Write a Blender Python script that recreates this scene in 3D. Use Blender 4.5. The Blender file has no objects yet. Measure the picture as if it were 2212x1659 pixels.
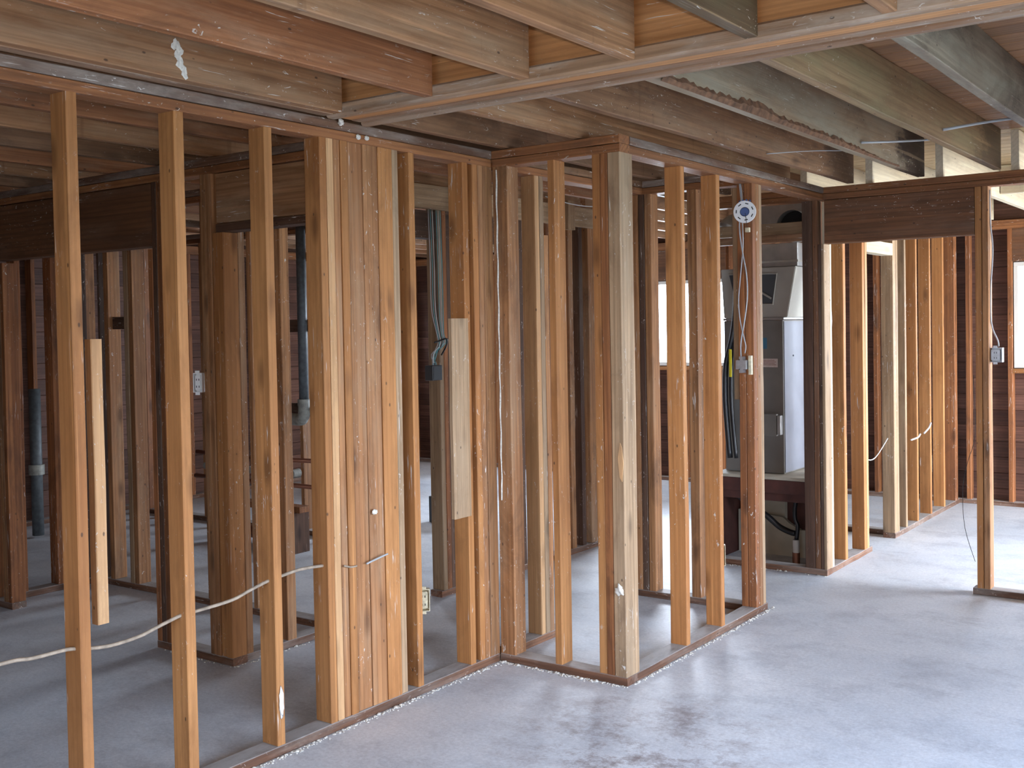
import bpy, bmesh, math, random
from mathutils import Vector, Matrix
R = math.radians
random.seed(7)
scene = bpy.context.scene
COL = scene.collection

# ---------------------------------------------------------------- camera
yaw, pitch, roll = R(36.0344), R(1.4025), R(-1.02305)
fw = Vector((-math.sin(yaw)*math.cos(pitch), math.cos(yaw)*math.cos(pitch), -math.sin(pitch)))
rt = fw.cross(Vector((0, 0, 1))).normalized()
up = rt.cross(fw)
c_, s_ = math.cos(roll), math.sin(roll)
rt, up = c_*rt + s_*up, -s_*rt + c_*up
cam = bpy.data.cameras.new('camera')
cam.sensor_width = 36.0
cam.lens = 2347.4/2212*36
cam.shift_y = -64.39/2212
cam.clip_end = 200
co = bpy.data.objects.new('camera', cam); COL.objects.link(co)
m = Matrix((rt, up, -fw)).transposed().to_4x4()
m.translation = Vector((0, 0, 1.62547))
co.matrix_world = m
scene.camera = co

# ---------------------------------------------------------------- world, lights, exposure
scene.view_settings.view_transform = 'Standard'
scene.view_settings.look = 'None'
scene.view_settings.gamma = 1
scene.view_settings.exposure = 0.0
scene.view_settings.use_curve_mapping = False
scene.cycles.max_bounces = 6
scene.cycles.diffuse_bounces = 4
w = bpy.data.worlds.new('sky'); scene.world = w; w.use_nodes = True
nt = w.node_tree
bg = nt.nodes['Background']
tc = nt.nodes.new('ShaderNodeTexCoord'); sx = nt.nodes.new('ShaderNodeSeparateXYZ')
cr = nt.nodes.new('ShaderNodeValToRGB')
cr.color_ramp.elements[0].position = 0.0; cr.color_ramp.elements[0].color = (0.74, 0.84, 1.0, 1)
cr.color_ramp.elements[1].position = 0.8; cr.color_ramp.elements[1].color = (0.52, 0.68, 1.0, 1)
nt.links.new(tc.outputs['Generated'], sx.inputs[0]); nt.links.new(sx.outputs['Z'], cr.inputs[0])
nt.links.new(cr.outputs[0], bg.inputs[0]); bg.inputs[1].default_value = 22.0

def area(name, loc, rot, sx_, sy_, power, color=(1, 1, 1), portal=False, spread=None):
    l = bpy.data.lights.new(name, 'AREA'); l.shape = 'RECTANGLE'; l.size = sx_; l.size_y = sy_
    l.energy = power; l.color = color
    if spread: l.spread = spread
    if portal: l.cycles.is_portal = True
    o = bpy.data.objects.new(name, l); COL.objects.link(o); o.location = loc; o.rotation_euler = rot
    return o
# the camera's own flash, just beside the lens
fl = area('camera_flash', (0.05, -0.02, 1.66), (0, 0, 0), 0.05, 0.03, 30, (1.0, 0.88, 0.76))
fl.matrix_world = Matrix.Translation((0.05, -0.02, 1.66)) @ m.to_3x3().to_4x4()
# daylight portals in every opening
WIN = {  # name: (axis, plane, a0, a1, z0, z1)  a = the coordinate along the wall
 'far_left': ('y', 10.1, -5.95, -4.50, 1.20, 2.08),
 'far_right': ('y', 10.1, -2.01, -0.75, 1.20, 2.11),
 'side_door': ('x', 1.5, 6.95, 9.9, 0.05, 2.34),
 'side_window': ('x', 1.5, 1.4, 4.8, 0.3, 2.1),
 'rear_fill': ('y', -2.6, -2.2, 0.6, 0.8, 2.1),  # unseen opening, added to light studs and floor from behind
 'hall_fill': ('x', -8.8, 8.7, 9.85, 0.8, 2.1),  # unseen opening, added to brighten the far floor
}
for k, (ax, pl, a0, a1, z0, z1) in WIN.items():
    if ax == 'y':
        s = 1 if pl > 0 else -1
        area('portal_'+k, ((a0+a1)/2, pl+s*0.16, (z0+z1)/2), (R(-90*s), 0, 0), a1-a0, z1-z0, 1, portal=True)
    else:
        s = 1 if pl > 0 else -1
        area('portal_'+k, (pl+s*0.16, (a0+a1)/2, (z0+z1)/2), (0, R(90*s), 0), z1-z0, a1-a0, 1, portal=True)

# fill lamps added outside three of the openings to strengthen the daylight
area('fill_lamp_side', (1.95, 8.4, 1.25), (0, R(90), 0), 2.3, 2.9, 290, (1.0, 0.97, 0.92))
area('fill_lamp_far', (-5.2, 10.45, 1.7), (R(-90), 0, 0), 1.5, 1.0, 260, (0.80, 0.88, 1.0))
area('fill_lamp_hall', (-9.1, 9.3, 1.5), (0, R(-90), 0), 1.3, 1.2, 130, (0.80, 0.88, 1.0))

# ---------------------------------------------------------------- materials
def newmat(name):
    mt = bpy.data.materials.new(name); mt.use_nodes = True
    n = mt.node_tree; n.nodes.clear()
    out = n.nodes.new('ShaderNodeOutputMaterial'); b = n.nodes.new('ShaderNodeBsdfPrincipled')
    n.links.new(b.outputs[0], out.inputs[0])
    return mt, n, b
def plain(name, col, rough=0.6, metal=0.0, noise=0.0, scale=20):
    mt, n, b = newmat(name)
    b.inputs['Roughness'].default_value = rough; b.inputs['Metallic'].default_value = metal
    if noise:
        t = n.nodes.new('ShaderNodeTexCoord'); nz = n.nodes.new('ShaderNodeTexNoise'); nz.inputs['Scale'].default_value = scale
        nz.inputs['Detail'].default_value = 5
        r = n.nodes.new('ShaderNodeValToRGB')
        r.color_ramp.elements[0].position = 0.3; r.color_ramp.elements[1].position = 0.7
        r.color_ramp.elements[0].color = tuple(x*(1-noise) for x in col)+(1,)
        r.color_ramp.elements[1].color = tuple(min(1, x*(1+noise)) for x in col)+(1,)
        n.links.new(t.outputs['Object'], nz.inputs['Vector']); n.links.new(nz.outputs[0], r.inputs[0]); n.links.new(r.outputs[0], b.inputs['Base Color'])
    else:
        b.inputs['Base Color'].default_value = tuple(col)+(1,)
    return mt
class G:
    """small node graph helper"""
    def __init__(s, n): s.n = n
    def node(s, t, **k):
        x = s.n.nodes.new(t)
        for a, v in k.items(): setattr(x, a, v)
        return x
    def link(s, a, b): s.n.links.new(a, b)
    def mix(s, f, a, b, mode='MIX'):
        x = s.n.nodes.new('ShaderNodeMix'); x.data_type = 'RGBA'; x.blend_type = mode
        if isinstance(f, float): x.inputs[0].default_value = f
        else: s.link(f, x.inputs[0])
        for v, i in ((a, 6), (b, 7)):
            if isinstance(v, tuple): x.inputs[i].default_value = v if len(v) == 4 else v+(1,)
            else: s.link(v, x.inputs[i])
        return x.outputs[2]
    def noise(s, vec, scale, detail=4, rough=0.55, dist=0.0):
        x = s.n.nodes.new('ShaderNodeTexNoise'); x.inputs['Scale'].default_value = scale
        x.inputs['Detail'].default_value = detail; x.inputs['Roughness'].default_value = rough
        x.inputs['Distortion'].default_value = dist
        s.link(vec, x.inputs['Vector']); return x.outputs[0]
    def ramp(s, f, p0, p1, c0=(0, 0, 0), c1=(1, 1, 1)):
        x = s.n.nodes.new('ShaderNodeValToRGB')
        x.color_ramp.elements[0].position = p0; x.color_ramp.elements[1].position = p1
        x.color_ramp.elements[0].color = tuple(c0)+(1,); x.color_ramp.elements[1].color = tuple(c1)+(1,)
        s.link(f, x.inputs[0]); return x.outputs[0]
    def mapping(s, vec, sc):
        x = s.n.nodes.new('ShaderNodeMapping'); x.inputs['Scale'].default_value = sc
        s.link(vec, x.inputs['Vector']); return x.outputs[0]
    def math(s, op, a, b=None):
        x = s.n.nodes.new('ShaderNodeMath'); x.operation = op
        for i, v in enumerate((a, b)):
            if v is None: continue
            if isinstance(v, (int, float)): x.inputs[i].default_value = v
            else: s.link(v, x.inputs[i])
        return x.outputs[0]

def wood(name, light, dark, stain=(0.07, 0.035, 0.02), stain_amt=0.35, spots=0.5, grey=None, grey_amt=0.0,
         knots=1.0, grain=1.0, rough=0.62, vary=0.25, end=0.0, streak=False, dust=0.0):
    """wood with its grain along the local Z axis of each board"""
    mt, n, b = newmat(name); g = G(n)
    t = g.node('ShaderNodeTexCoord'); oi = g.node('ShaderNodeObjectInfo')
    rnd = g.math('MULTIPLY', oi.outputs['Random'], 57.3)
    off = g.node('ShaderNodeCombineXYZ'); g.link(rnd, off.inputs[0]); g.link(rnd, off.inputs[1]); g.link(rnd, off.inputs[2])
    va = g.node('ShaderNodeVectorMath', operation='ADD'); g.link(t.outputs['Object'], va.inputs[0]); g.link(off.outputs[0], va.inputs[1])
    P = va.outputs[0]
    gl = g.noise(g.mapping(P, (26, 26, 1.1)), 1.0, 5, 0.6, 0.6)           # broad grain
    gf = g.noise(g.mapping(P, (150, 150, 2.2)), 1.0, 3, 0.6)               # fine fibres
    lo = g.noise(g.mapping(P, (4, 4, 0.8)), 1.0, 3)                        # slow tone change
    wv = g.node('ShaderNodeTexWave', wave_type='RINGS', rings_direction='Z'); wv.inputs['Scale'].default_value = 1.0
    wv.inputs['Distortion'].default_value = 3.5; wv.inputs['Detail'].default_value = 2; wv.inputs['Detail Scale'].default_value = 0.8
    g.link(g.mapping(P, (16, 16, 0.55)), wv.inputs['Vector'])
    base = g.mix(g.ramp(lo, 0.3, 0.7), light, dark)
    darker = tuple(x*0.62 for x in dark)
    base = g.mix(g.math('MULTIPLY', g.ramp(gl, 0.45, 0.66), 0.75*grain), base, darker)
    base = g.mix(g.math('MULTIPLY', g.ramp(wv.outputs[0], 0.55, 0.95), 0.45*grain), base, darker)
    base = g.mix(g.math('MULTIPLY', g.ramp(gf, 0.45, 0.7), 0.35*grain), base, darker)
    if grey:
        gn = g.noise(g.mapping(P, (7, 7, 1.2)), 1.0, 5, 0.65)
        base = g.mix(g.math('MULTIPLY', g.ramp(gn, 0.56-0.25*grey_amt, 0.74-0.22*grey_amt), min(1, 0.35+0.65*grey_amt)), base, grey)
    # knots
    vo = g.node('ShaderNodeTexVoronoi'); vo.inputs['Scale'].default_value = 1.0
    g.link(g.mapping(P, (7.0, 7.0, 2.3)), vo.inputs['Vector'])
    kn = g.ramp(vo.outputs['Distance'], 0.07, 0.20, (1, 1, 1), (0, 0, 0))
    base = g.mix(g.math('MULTIPLY', kn, 0.75*knots), base, tuple(x*0.32 for x in dark))
    # water and dirt stains
    sn = g.noise(g.mapping(P, (5, 5, 1.7)), 1.0, 6, 0.7, 0.8)
    base = g.mix(g.math('MULTIPLY', g.ramp(sn, 0.60-0.2*stain_amt, 0.76-0.1*stain_amt), 0.8*min(1, stain_amt*2)), base, stain)
    if streak:   # drips that once ran across the board
        st = g.noise(g.mapping(P, (1.0, 1.0, 14.0)), 1.0, 3, 0.6)
        base = g.mix(g.math('MULTIPLY', g.ramp(st, 0.62, 0.70), 0.45), base, tuple(x*0.45 for x in dark))
    if end:      # rot at the far bearing end of the joist
        sz = g.node('ShaderNodeSeparateXYZ'); g.link(t.outputs['Object'], sz.inputs[0])
        en = g.noise(g.mapping(P, (9, 9, 3.0)), 1.0, 5, 0.7)
        ed = g.math('ADD', sz.outputs['Z'], g.math('MULTIPLY', en, 1.1))
        base = g.mix(g.math('MULTIPLY', g.ramp(ed, 1.72, 2.05) if False else g.ramp(g.math('SUBTRACT', ed, 0.9), 0.80, 1.0), end), base, (0.030, 0.016, 0.010))
    dn = g.noise(g.mapping(P, (9, 9, 2.6)), 1.0, 6, 0.72, 0.5)
    base = g.mix(g.math('MULTIPLY', g.ramp(dn, 0.50, 0.70), 0.45), base, tuple(x*0.55 for x in dark))
    ln = g.noise(g.mapping(P, (40, 40, 0.9)), 1.0, 3, 0.6, 0.3)
    base = g.mix(g.math('MULTIPLY', g.ramp(ln, 0.60, 0.70), 0.35), base, tuple(min(1, x*1.5) for x in light))
    # board to board change
    hv = g.node('ShaderNodeHueSaturation')
    g.link(base, hv.inputs['Color'])
    g.link(g.math('ADD', g.math('MULTIPLY', oi.outputs['Random'], vary*2), 1-vary), hv.inputs['Value'])
    base = hv.outputs[0]
    # plaster and paint residue specks, streaked along the board
    if spots:
        s1 = g.noise(g.mapping(P, (60, 60, 30)), 1.0, 4, 0.6, 1.2)
        s2 = g.noise(g.mapping(P, (3.1, 3.1, 1.1)), 1.0, 2)
        sp = g.math('MULTIPLY', g.ramp(s1, 0.655, 0.69), g.ramp(s2, 0.56-0.12*spots, 0.62-0.10*spots))
        s3 = g.noise(g.mapping(P, (110, 110, 7)), 1.0, 3, 0.6, 0.8)
        s4 = g.noise(g.mapping(P, (5, 5, 2.3)), 1.0, 3)
        sp = g.math('MAXIMUM', sp, g.math('MULTIPLY', g.ramp(s3, 0.63, 0.68), g.ramp(s4, 0.62-0.10*spots, 0.68-0.10*spots)))
        vd = g.node('ShaderNodeTexVoronoi'); vd.inputs['Scale'].default_value = 1.0
        g.link(g.mapping(P, (15, 15, 8)), vd.inputs['Vector'])
        base = g.mix(g.math('MULTIPLY', g.ramp(vd.outputs['Distance'], 0.045, 0.075, (1, 1, 1), (0, 0, 0)), 0.75), base, (0.035, 0.02, 0.014))
        base = g.mix(sp, base, (0.66, 0.62, 0.57))
    if dust:     # concrete dust lying on the upward faces
        ge = g.node('ShaderNodeNewGeometry'); sg = g.node('ShaderNodeSeparateXYZ'); g.link(ge.outputs['Normal'], sg.inputs[0])
        du = g.noise(g.mapping(P, (12, 12, 5)), 1.0, 5, 0.7)
        base = g.mix(g.math('MULTIPLY', g.ramp(sg.outputs['Z'], 0.5, 0.9), g.ramp(du, 0.30, 0.55, (0.35, 0.35, 0.35), (dust, dust, dust))), base, (0.50, 0.50, 0.49))
    g.link(base, b.inputs['Base Color'])
    b.inputs['Roughness'].default_value = rough
    b.inputs['Specular IOR Level'].default_value = 0.35
    bp = g.node('ShaderNodeBump'); bp.inputs['Strength'].default_value = 0.35; bp.inputs['Distance'].default_value = 0.004
    g.link(g.math('ADD', gl, g.math('MULTIPLY', gf, 0.6)), bp.inputs['Height']); g.link(bp.outputs[0], b.inputs['Normal'])
    return mt
M = {}
M['stud'] = wood('stud_fir', (0.54, 0.258, 0.092), (0.385, 0.155, 0.048), stain_amt=0.2, spots=0.5, knots=0.9, vary=0.14, grain=0.5)
M['stud_pale'] = wood('stud_pale', (0.68, 0.42, 0.215), (0.53, 0.285, 0.125), stain_amt=0.15, spots=0.4, knots=0.6, vary=0.10, grain=0.5)
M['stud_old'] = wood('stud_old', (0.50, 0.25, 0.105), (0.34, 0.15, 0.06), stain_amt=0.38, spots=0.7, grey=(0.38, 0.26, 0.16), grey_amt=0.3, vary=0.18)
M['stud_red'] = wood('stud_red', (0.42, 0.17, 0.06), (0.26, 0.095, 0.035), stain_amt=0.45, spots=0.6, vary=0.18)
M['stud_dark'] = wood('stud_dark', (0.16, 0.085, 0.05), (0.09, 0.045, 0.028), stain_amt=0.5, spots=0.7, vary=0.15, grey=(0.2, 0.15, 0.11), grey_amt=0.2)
M['stud_grey'] = wood('stud_grey', (0.50, 0.34, 0.20), (0.36, 0.23, 0.13), stain_amt=0.3, spots=0.6, grey=(0.40, 0.29, 0.185), grey_amt=0.4, vary=0.12)
M['plate'] = wood('plate_red', (0.40, 0.17, 0.065), (0.25, 0.10, 0.04), stain_amt=0.38, spots=0.9, vary=0.12, knots=0.4)
M['plate_dirty'] = wood('plate_dirty', (0.26, 0.14, 0.08), (0.15, 0.075, 0.045), stain_amt=0.55, spots=1.0, grey=(0.36, 0.32, 0.28), grey_amt=0.55, vary=0.1, knots=0.3)
M['bottom_plate'] = wood('bottom_plate', (0.27, 0.13, 0.07), (0.15, 0.07, 0.04), stain_amt=0.5, spots=1.1, grey=(0.36, 0.32, 0.28), grey_amt=0.3, vary=0.1, knots=0.3, dust=0.85)
M['joist'] = wood('joist_tan', (0.46, 0.25, 0.125), (0.34, 0.16, 0.07), stain_amt=0.2, spots=0.8, grey=(0.42, 0.29, 0.18), grey_amt=0.35, vary=0.10, knots=0.5, grain=1.0, streak=True)
M['joist_red'] = wood('joist_red', (0.42, 0.185, 0.08), (0.30, 0.12, 0.05), stain_amt=0.3, spots=0.5, grey=(0.42, 0.28, 0.18), grey_amt=0.25, vary=0.1, grain=0.9)
M['joist_grey'] = wood('joist_grey', (0.34, 0.25, 0.16), (0.28, 0.185, 0.11), stain=(0.10, 0.05, 0.028), stain_amt=0.3, spots=0.35, grey=(0.31, 0.275, 0.205), grey_amt=0.6, vary=0.06, knots=0.4, grain=0.5, end=1.0)
M['joist_stained'] = wood('joist_stained', (0.34, 0.27, 0.19), (0.26, 0.20, 0.14), stain=(0.05, 0.022, 0.012), stain_amt=0.75, spots=0.3, grey=(0.31, 0.275, 0.205), grey_amt=0.6, vary=0.03, knots=0.3, grain=0.5, end=0.6)
M['joist_green'] = wood('joist_green', (0.38, 0.25, 0.13), (0.27, 0.15, 0.07), stain_amt=0.22, spots=0.3, grey=(0.30, 0.25, 0.13), grey_amt=0.4, vary=0.06, knots=0.4, grain=0.7, end=0.6)
M['joist_brown'] = wood('joist_brown', (0.34, 0.19, 0.10), (0.24, 0.12, 0.06), stain_amt=0.4, spots=0.5, grey=(0.30, 0.21, 0.14), grey_amt=0.3, vary=0.1, grain=0.7, end=0.5, streak=True)
M['beam_orange'] = wood('beam_orange', (0.68, 0.35, 0.15), (0.56, 0.25, 0.09), stain_amt=0.05, spots=0.15, vary=0.05, knots=0.3, grain=0.8)
M['ledger_front'] = wood('ledger_front', (0.50, 0.33, 0.20), (0.40, 0.24, 0.14), stain_amt=0.15, spots=1.3, grey=(0.60, 0.54, 0.46), grey_amt=0.55, vary=0.05, knots=0.2)
M['ledger'] = wood('ledger_grey', (0.42, 0.25, 0.145), (0.32, 0.175, 0.10), stain_amt=0.3, spots=0.9, grey=(0.42, 0.33, 0.25), grey_amt=0.5, vary=0.06, knots=0.2, grain=1.0)
M['header'] = wood('header_brown', (0.24, 0.105, 0.045), (0.15, 0.065, 0.03), stain_amt=0.4, spots=0.4, vary=0.06, knots=0.6, grey=(0.20, 0.12, 0.08), grey_amt=0.3)
M['deck'] = wood('deck_board', (0.42, 0.22, 0.10), (0.30, 0.14, 0.06), stain_amt=0.25, spots=0.2, vary=0.2, knots=0.6)
M['deck_lit'] = wood('deck_lit', (0.62, 0.47, 0.27), (0.52, 0.37, 0.20), stain_amt=0.15, spots=0.1, vary=0.12, knots=0.5)  # daylight on the far deck put into this paler colour
M['sheath'] = wood('sheathing', (0.19, 0.095, 0.065), (0.12, 0.055, 0.04), stain_amt=0.45, spots=0.0, vary=0.25, knots=0.4)
M['cream_lit'] = wood('cream_lit_board', (0.76, 0.68, 0.52), (0.68, 0.57, 0.40), stain_amt=0.1, spots=0.1, vary=0.08, knots=0.4, grain=0.4)  # daylight on the far boards put into this pale colour
M['metal'] = plain('galvanised', (0.42, 0.43, 0.43), 0.42, 0.75, 0.18, 9)
M['metal_lit_side'] = plain('lit_side_metal', (0.20, 0.21, 0.245), 0.5, 0.2, 0.12, 5)  # bluish daylight on the cabinet side put into this colour
M['metal_grey'] = plain('cabinet_grey', (0.20, 0.19, 0.175), 0.45, 0.25, 0.12, 6)
M['metal_light'] = plain('coil_case', (0.40, 0.39, 0.35), 0.5, 0.3, 0.10, 6)
M['steel_box'] = plain('steel_box', (0.45, 0.46, 0.48), 0.4, 0.6, 0.15, 40)
M['box_dark'] = plain('box_dark', (0.07, 0.08, 0.09), 0.5, 0.2)
M['cast_iron'] = plain('pipe_grey', (0.125, 0.145, 0.155), 0.55, 0.3, 0.25, 30)
M['pipe_joint'] = plain('pipe_joint', (0.34, 0.35, 0.31), 0.6, 0.1, 0.3, 30)
M['rubber'] = plain('black_rubber', (0.012, 0.012, 0.014), 0.35)
M['cable'] = plain('cable_tan', (0.36, 0.29, 0.22), 0.6, 0, 0.3, 40)
M['cable_white'] = plain('cable_white', (0.62, 0.62, 0.60), 0.5)
M['cable_grey'] = plain('cable_grey', (0.42, 0.44, 0.46), 0.4)
M['wire_teal'] = plain('wire_teal', (0.12, 0.34, 0.36), 0.4)
M['wire_black'] = plain('wire_black', (0.02, 0.02, 0.02), 0.5)
M['white'] = plain('white_plastic', (0.80, 0.80, 0.80), 0.4)
M['blue'] = plain('blue_plastic', (0.03, 0.07, 0.22), 0.4)
M['ivory'] = plain('ivory_plastic', (0.58, 0.52, 0.36), 0.5, 0, 0.3, 60)
M['plaster'] = plain('plaster_bit', (0.70, 0.67, 0.60), 0.9, 0, 0.2, 90)
M['yellow'] = plain('yellow_tape', (0.62, 0.52, 0.02), 0.5)
M['sticker_blue'] = plain('blue_label', (0.05, 0.17, 0.27), 0.5)
M['sticker_pink'] = plain('pale_label', (0.62, 0.50, 0.46), 0.6, 0, 0.12, 70)
M['panel_beige'] = plain('beige_board', (0.42, 0.38, 0.30), 0.8, 0, 0.12, 8)
M['platform'] = plain('platform_brown', (0.07, 0.022, 0.016), 0.7, 0, 0.3, 12)
M['copper'] = plain('copper', (0.30, 0.13, 0.08), 0.4, 0.7)
M['pvc'] = plain('pvc', (0.55, 0.53, 0.50), 0.5)
M['winframe'] = plain('window_frame', (0.78, 0.76, 0.72), 0.5)
M['hole'] = plain('duct_shade', (0.006, 0.006, 0.007), 0.9)  # near-black for the shade inside the round duct
M['paper'] = plain('torn_paper', (0.17, 0.085, 0.045), 0.95, 0, 0.5, 30)
def mk_glass():
    mt = bpy.data.materials.new('window_glass'); mt.use_nodes = True; n = mt.node_tree; n.nodes.clear(); g = G(n)
    o = g.node('ShaderNodeOutputMaterial'); t = g.node('ShaderNodeBsdfTransparent'); gl = g.node('ShaderNodeBsdfGlossy')
    gl.inputs['Roughness'].default_value = 0.02; f = g.node('ShaderNodeFresnel'); f.inputs[0].default_value = 1.45
    mx = g.node('ShaderNodeMixShader'); g.link(f.outputs[0], mx.inputs[0]); g.link(t.outputs[0], mx.inputs[1]); g.link(gl.outputs[0], mx.inputs[2])
    g.link(mx.outputs[0], o.inputs[0]); return mt
M['glass'] = mk_glass()
def mk_floor():
    mt, n, b = newmat('concrete'); g = G(n)
    t = g.node('ShaderNodeTexCoord'); P = t.outputs['Object']
    a = g.noise(P, 0.8, 6, 0.7); c = g.noise(P, 2.6, 8, 0.78); f = g.noise(P, 60, 5, 0.8)
    base = g.mix(g.ramp(a, 0.32, 0.66), (0.62, 0.68, 0.75), (0.82, 0.855, 0.89))
    base = g.mix(g.math('MULTIPLY', g.ramp(c, 0.49, 0.66), 0.5), base, (0.40, 0.43, 0.48))
    st = g.noise(g.mapping(P, (1.6, 4.0, 1)), 1.0, 8, 0.8, 0.15)
    base = g.mix(g.math('MULTIPLY', g.ramp(st, 0.56, 0.70), 0.5), base, (0.36, 0.37, 0.41))
    # rusty scuff patches that the slab itself has, by the closet corner
    sp = g.noise(P, 5.0, 8, 0.8)
    def patch(x, y, r_):
        vm = g.node('ShaderNodeVectorMath', operation='DISTANCE'); g.link(P, vm.inputs[0]); vm.inputs[1].default_value = (x, y, 0)
        return g.math('SUBTRACT', 1.0, g.math('DIVIDE', vm.outputs['Value'], r_))
    for x, y, r_ in ((-2.12, 3.72, 0.75), (-1.9, 3.35, 0.5)):
        pm = g.math('MULTIPLY', g.ramp(patch(x, y, r_), 0.05, 0.6), g.ramp(sp, 0.47, 0.64))
        base = g.mix(g.math('MULTIPLY', pm, 0.7), base, (0.21, 0.15, 0.145))
    fi = g.ramp(f, 0.35, 0.70, (0.82, 0.82, 0.82), (1.10, 1.10, 1.10))
    base = g.mix(1.0, base, fi, 'MULTIPLY')
    g.link(base, b.inputs['Base Color']); b.inputs['Roughness'].default_value = 0.55
    b.inputs['Specular IOR Level'].default_value = 0.42
    bp = g.node('ShaderNodeBump'); bp.inputs['Strength'].default_value = 0.15; bp.inputs['Distance'].default_value = 0.004
    g.link(f, bp.inputs['Height']); g.link(bp.outputs[0], b.inputs['Normal'])
    return mt
M['floor'] = mk_floor()
M['ground'] = plain('yard', (0.30, 0.31, 0.26), 0.9, 0, 0.2, 2)

# ---------------------------------------------------------------- builders
def props(o, label=None, cat=None, group=None, kind=None):
    if label: o['label'] = label
    if cat: o['category'] = cat
    if group: o['group'] = group
    if kind: o['kind'] = kind
    return o
def empty(name, loc, label=None, cat=None, group=None, kind=None):
    o = bpy.data.objects.new(name, None); COL.objects.link(o); o.location = loc; o.empty_display_size = 0.1
    return props(o, label, cat, group, kind)
def link(name, bm, mat, parent=None, loc=None, rot=None, smooth=False):
    me = bpy.data.meshes.new(name); bm.normal_update(); bm.to_mesh(me); bm.free()
    if isinstance(mat, (list, tuple)):
        for x in mat: me.materials.append(x)
    else: me.materials.append(mat)
    if smooth:
        for p in me.polygons: p.use_smooth = True
    o = bpy.data.objects.new(name, me); COL.objects.link(o)
    if parent:
        o.parent = parent
        base = parent.matrix_basis if parent.parent is None else parent.parent.matrix_basis @ parent.matrix_basis
        T = Matrix.Translation(loc or (0, 0, 0)) @ (rot.to_4x4() if rot else Matrix.Identity(4))
        o.matrix_basis = base.inverted() @ T
    else:
        o.matrix_basis = Matrix.Translation(loc or (0, 0, 0)) @ (rot.to_4x4() if rot else Matrix.Identity(4))
    return o
ROTS = {'z': Matrix.Identity(3), 'x': Matrix.Rotation(R(90), 3, 'Y'), 'y': Matrix.Rotation(R(-90), 3, 'X')}
def beam_bm(a, b, L, ch=0.003, jit=0.0015, seg=4, endcut=0.0):
    """lumber: a x b section, length L along local Z, eased edges, very slightly bowed"""
    bm = bmesh.new(); rings = []
    ch = min(ch, a*0.3, b*0.3)
    pts = [(-a/2+ch, -b/2), (a/2-ch, -b/2), (a/2, -b/2+ch), (a/2, b/2-ch), (a/2-ch, b/2), (-a/2+ch, b/2), (-a/2, b/2-ch), (-a/2, -b/2+ch)]
    for i in range(seg+1):
        t = i/seg; k = 0 if i in (0, seg) else 1
        dx, dy = random.uniform(-jit, jit)*k, random.uniform(-jit, jit)*k
        rings.append([bm.verts.new((x+dx, y+dy, (t-0.5)*L)) for x, y in pts])
    for i in range(seg):
        for j in range(8):
            bm.faces.new((rings[i][j], rings[i][(j+1) % 8], rings[i+1][(j+1) % 8], rings[i+1][j]))
    bm.faces.new(list(reversed(rings[0]))); bm.faces.new(rings[-1])
    return bm
def bar(name, parent, x0, x1, y0, y1, z0, z1, mat, axis=None, jit=0.0015, seg=4, ch=0.003, label=None):
    dx, dy, dz = x1-x0, y1-y0, z1-z0
    if axis is None: axis = 'xyz'[max(range(3), key=lambda i: (dx, dy, dz)[i])]
    if axis == 'z': a, b, L = dx, dy, dz
    elif axis == 'x': a, b, L = dz, dy, dx
    else: a, b, L = dx, dz, dy
    o = link(name, beam_bm(a, b, L, ch, jit, seg), M[mat] if isinstance(mat, str) else mat, parent, ((x0+x1)/2, (y0+y1)/2, (z0+z1)/2), ROTS[axis])
    if label: o['label'] = label
    return o
def box(bm, x0, x1, y0, y1, z0, z1, mi=0):
    v = [bm.verts.new(p) for p in ((x0, y0, z0), (x1, y0, z0), (x1, y1, z0), (x0, y1, z0), (x0, y0, z1), (x1, y0, z1), (x1, y1, z1), (x0, y1, z1))]
    for f in ((3, 2, 1, 0), (4, 5, 6, 7), (0, 1, 5, 4), (1, 2, 6, 5), (2, 3, 7, 6), (3, 0, 4, 7)):
        fc = bm.faces.new([v[i] for i in f]); fc.material_index = mi
    return v
def boxpart(name, parent, x0, x1, y0, y1, z0, z1, mat, bev=0.002, label=None):
    bm = bmesh.new(); cx, cy, cz = (x0+x1)/2, (y0+y1)/2, (z0+z1)/2
    box(bm, x0-cx, x1-cx, y0-cy, y1-cy, z0-cz, z1-cz)
    if bev: bmesh.ops.bevel(bm, geom=bm.edges[:], offset=bev, segments=2, affect='EDGES', profile=0.6)
    o = link(name, bm, M[mat], parent, (cx, cy, cz))
    if label: o['label'] = label
    return o
def tube_bm(pts, r, n=8, cap=True):
    bm = bmesh.new(); pts = [Vector(p) for p in pts]; rings = []; prev = None
    for i, p in enumerate(pts):
        d = (pts[min(i+1, len(pts)-1)]-pts[max(i-1, 0)]).normalized()
        if prev is None:
            a = d.orthogonal().normalized()
        else:
            a = (prev - d*prev.dot(d)).normalized()
        prev = a; b = d.cross(a)
        rr = r[i] if isinstance(r, (list, tuple)) else r
        rings.append([bm.verts.new(p+a*rr*math.cos(2*math.pi*k/n)+b*rr*math.sin(2*math.pi*k/n)) for k in range(n)])
    for i in range(len(rings)-1):
        for k in range(n): bm.faces.new((rings[i][k], rings[i][(k+1) % n], rings[i+1][(k+1) % n], rings[i+1][k]))
    if cap: bm.faces.new(list(reversed(rings[0]))); bm.faces.new(rings[-1])
    return bm
def smooth_pts(pts, sub=4):
    P = [Vector(p) for p in pts]; out = []
    for i in range(len(P)-1):
        p0, p1, p2, p3 = P[max(i-1, 0)], P[i], P[i+1], P[min(i+2, len(P)-1)]
        for k in range(sub):
            t = k/sub
            out.append(0.5*((2*p1)+(-p0+p2)*t+(2*p0-5*p1+4*p2-p3)*t*t+(-p0+3*p1-3*p2+p3)*t**3))
    out.append(P[-1]); return out
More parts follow.
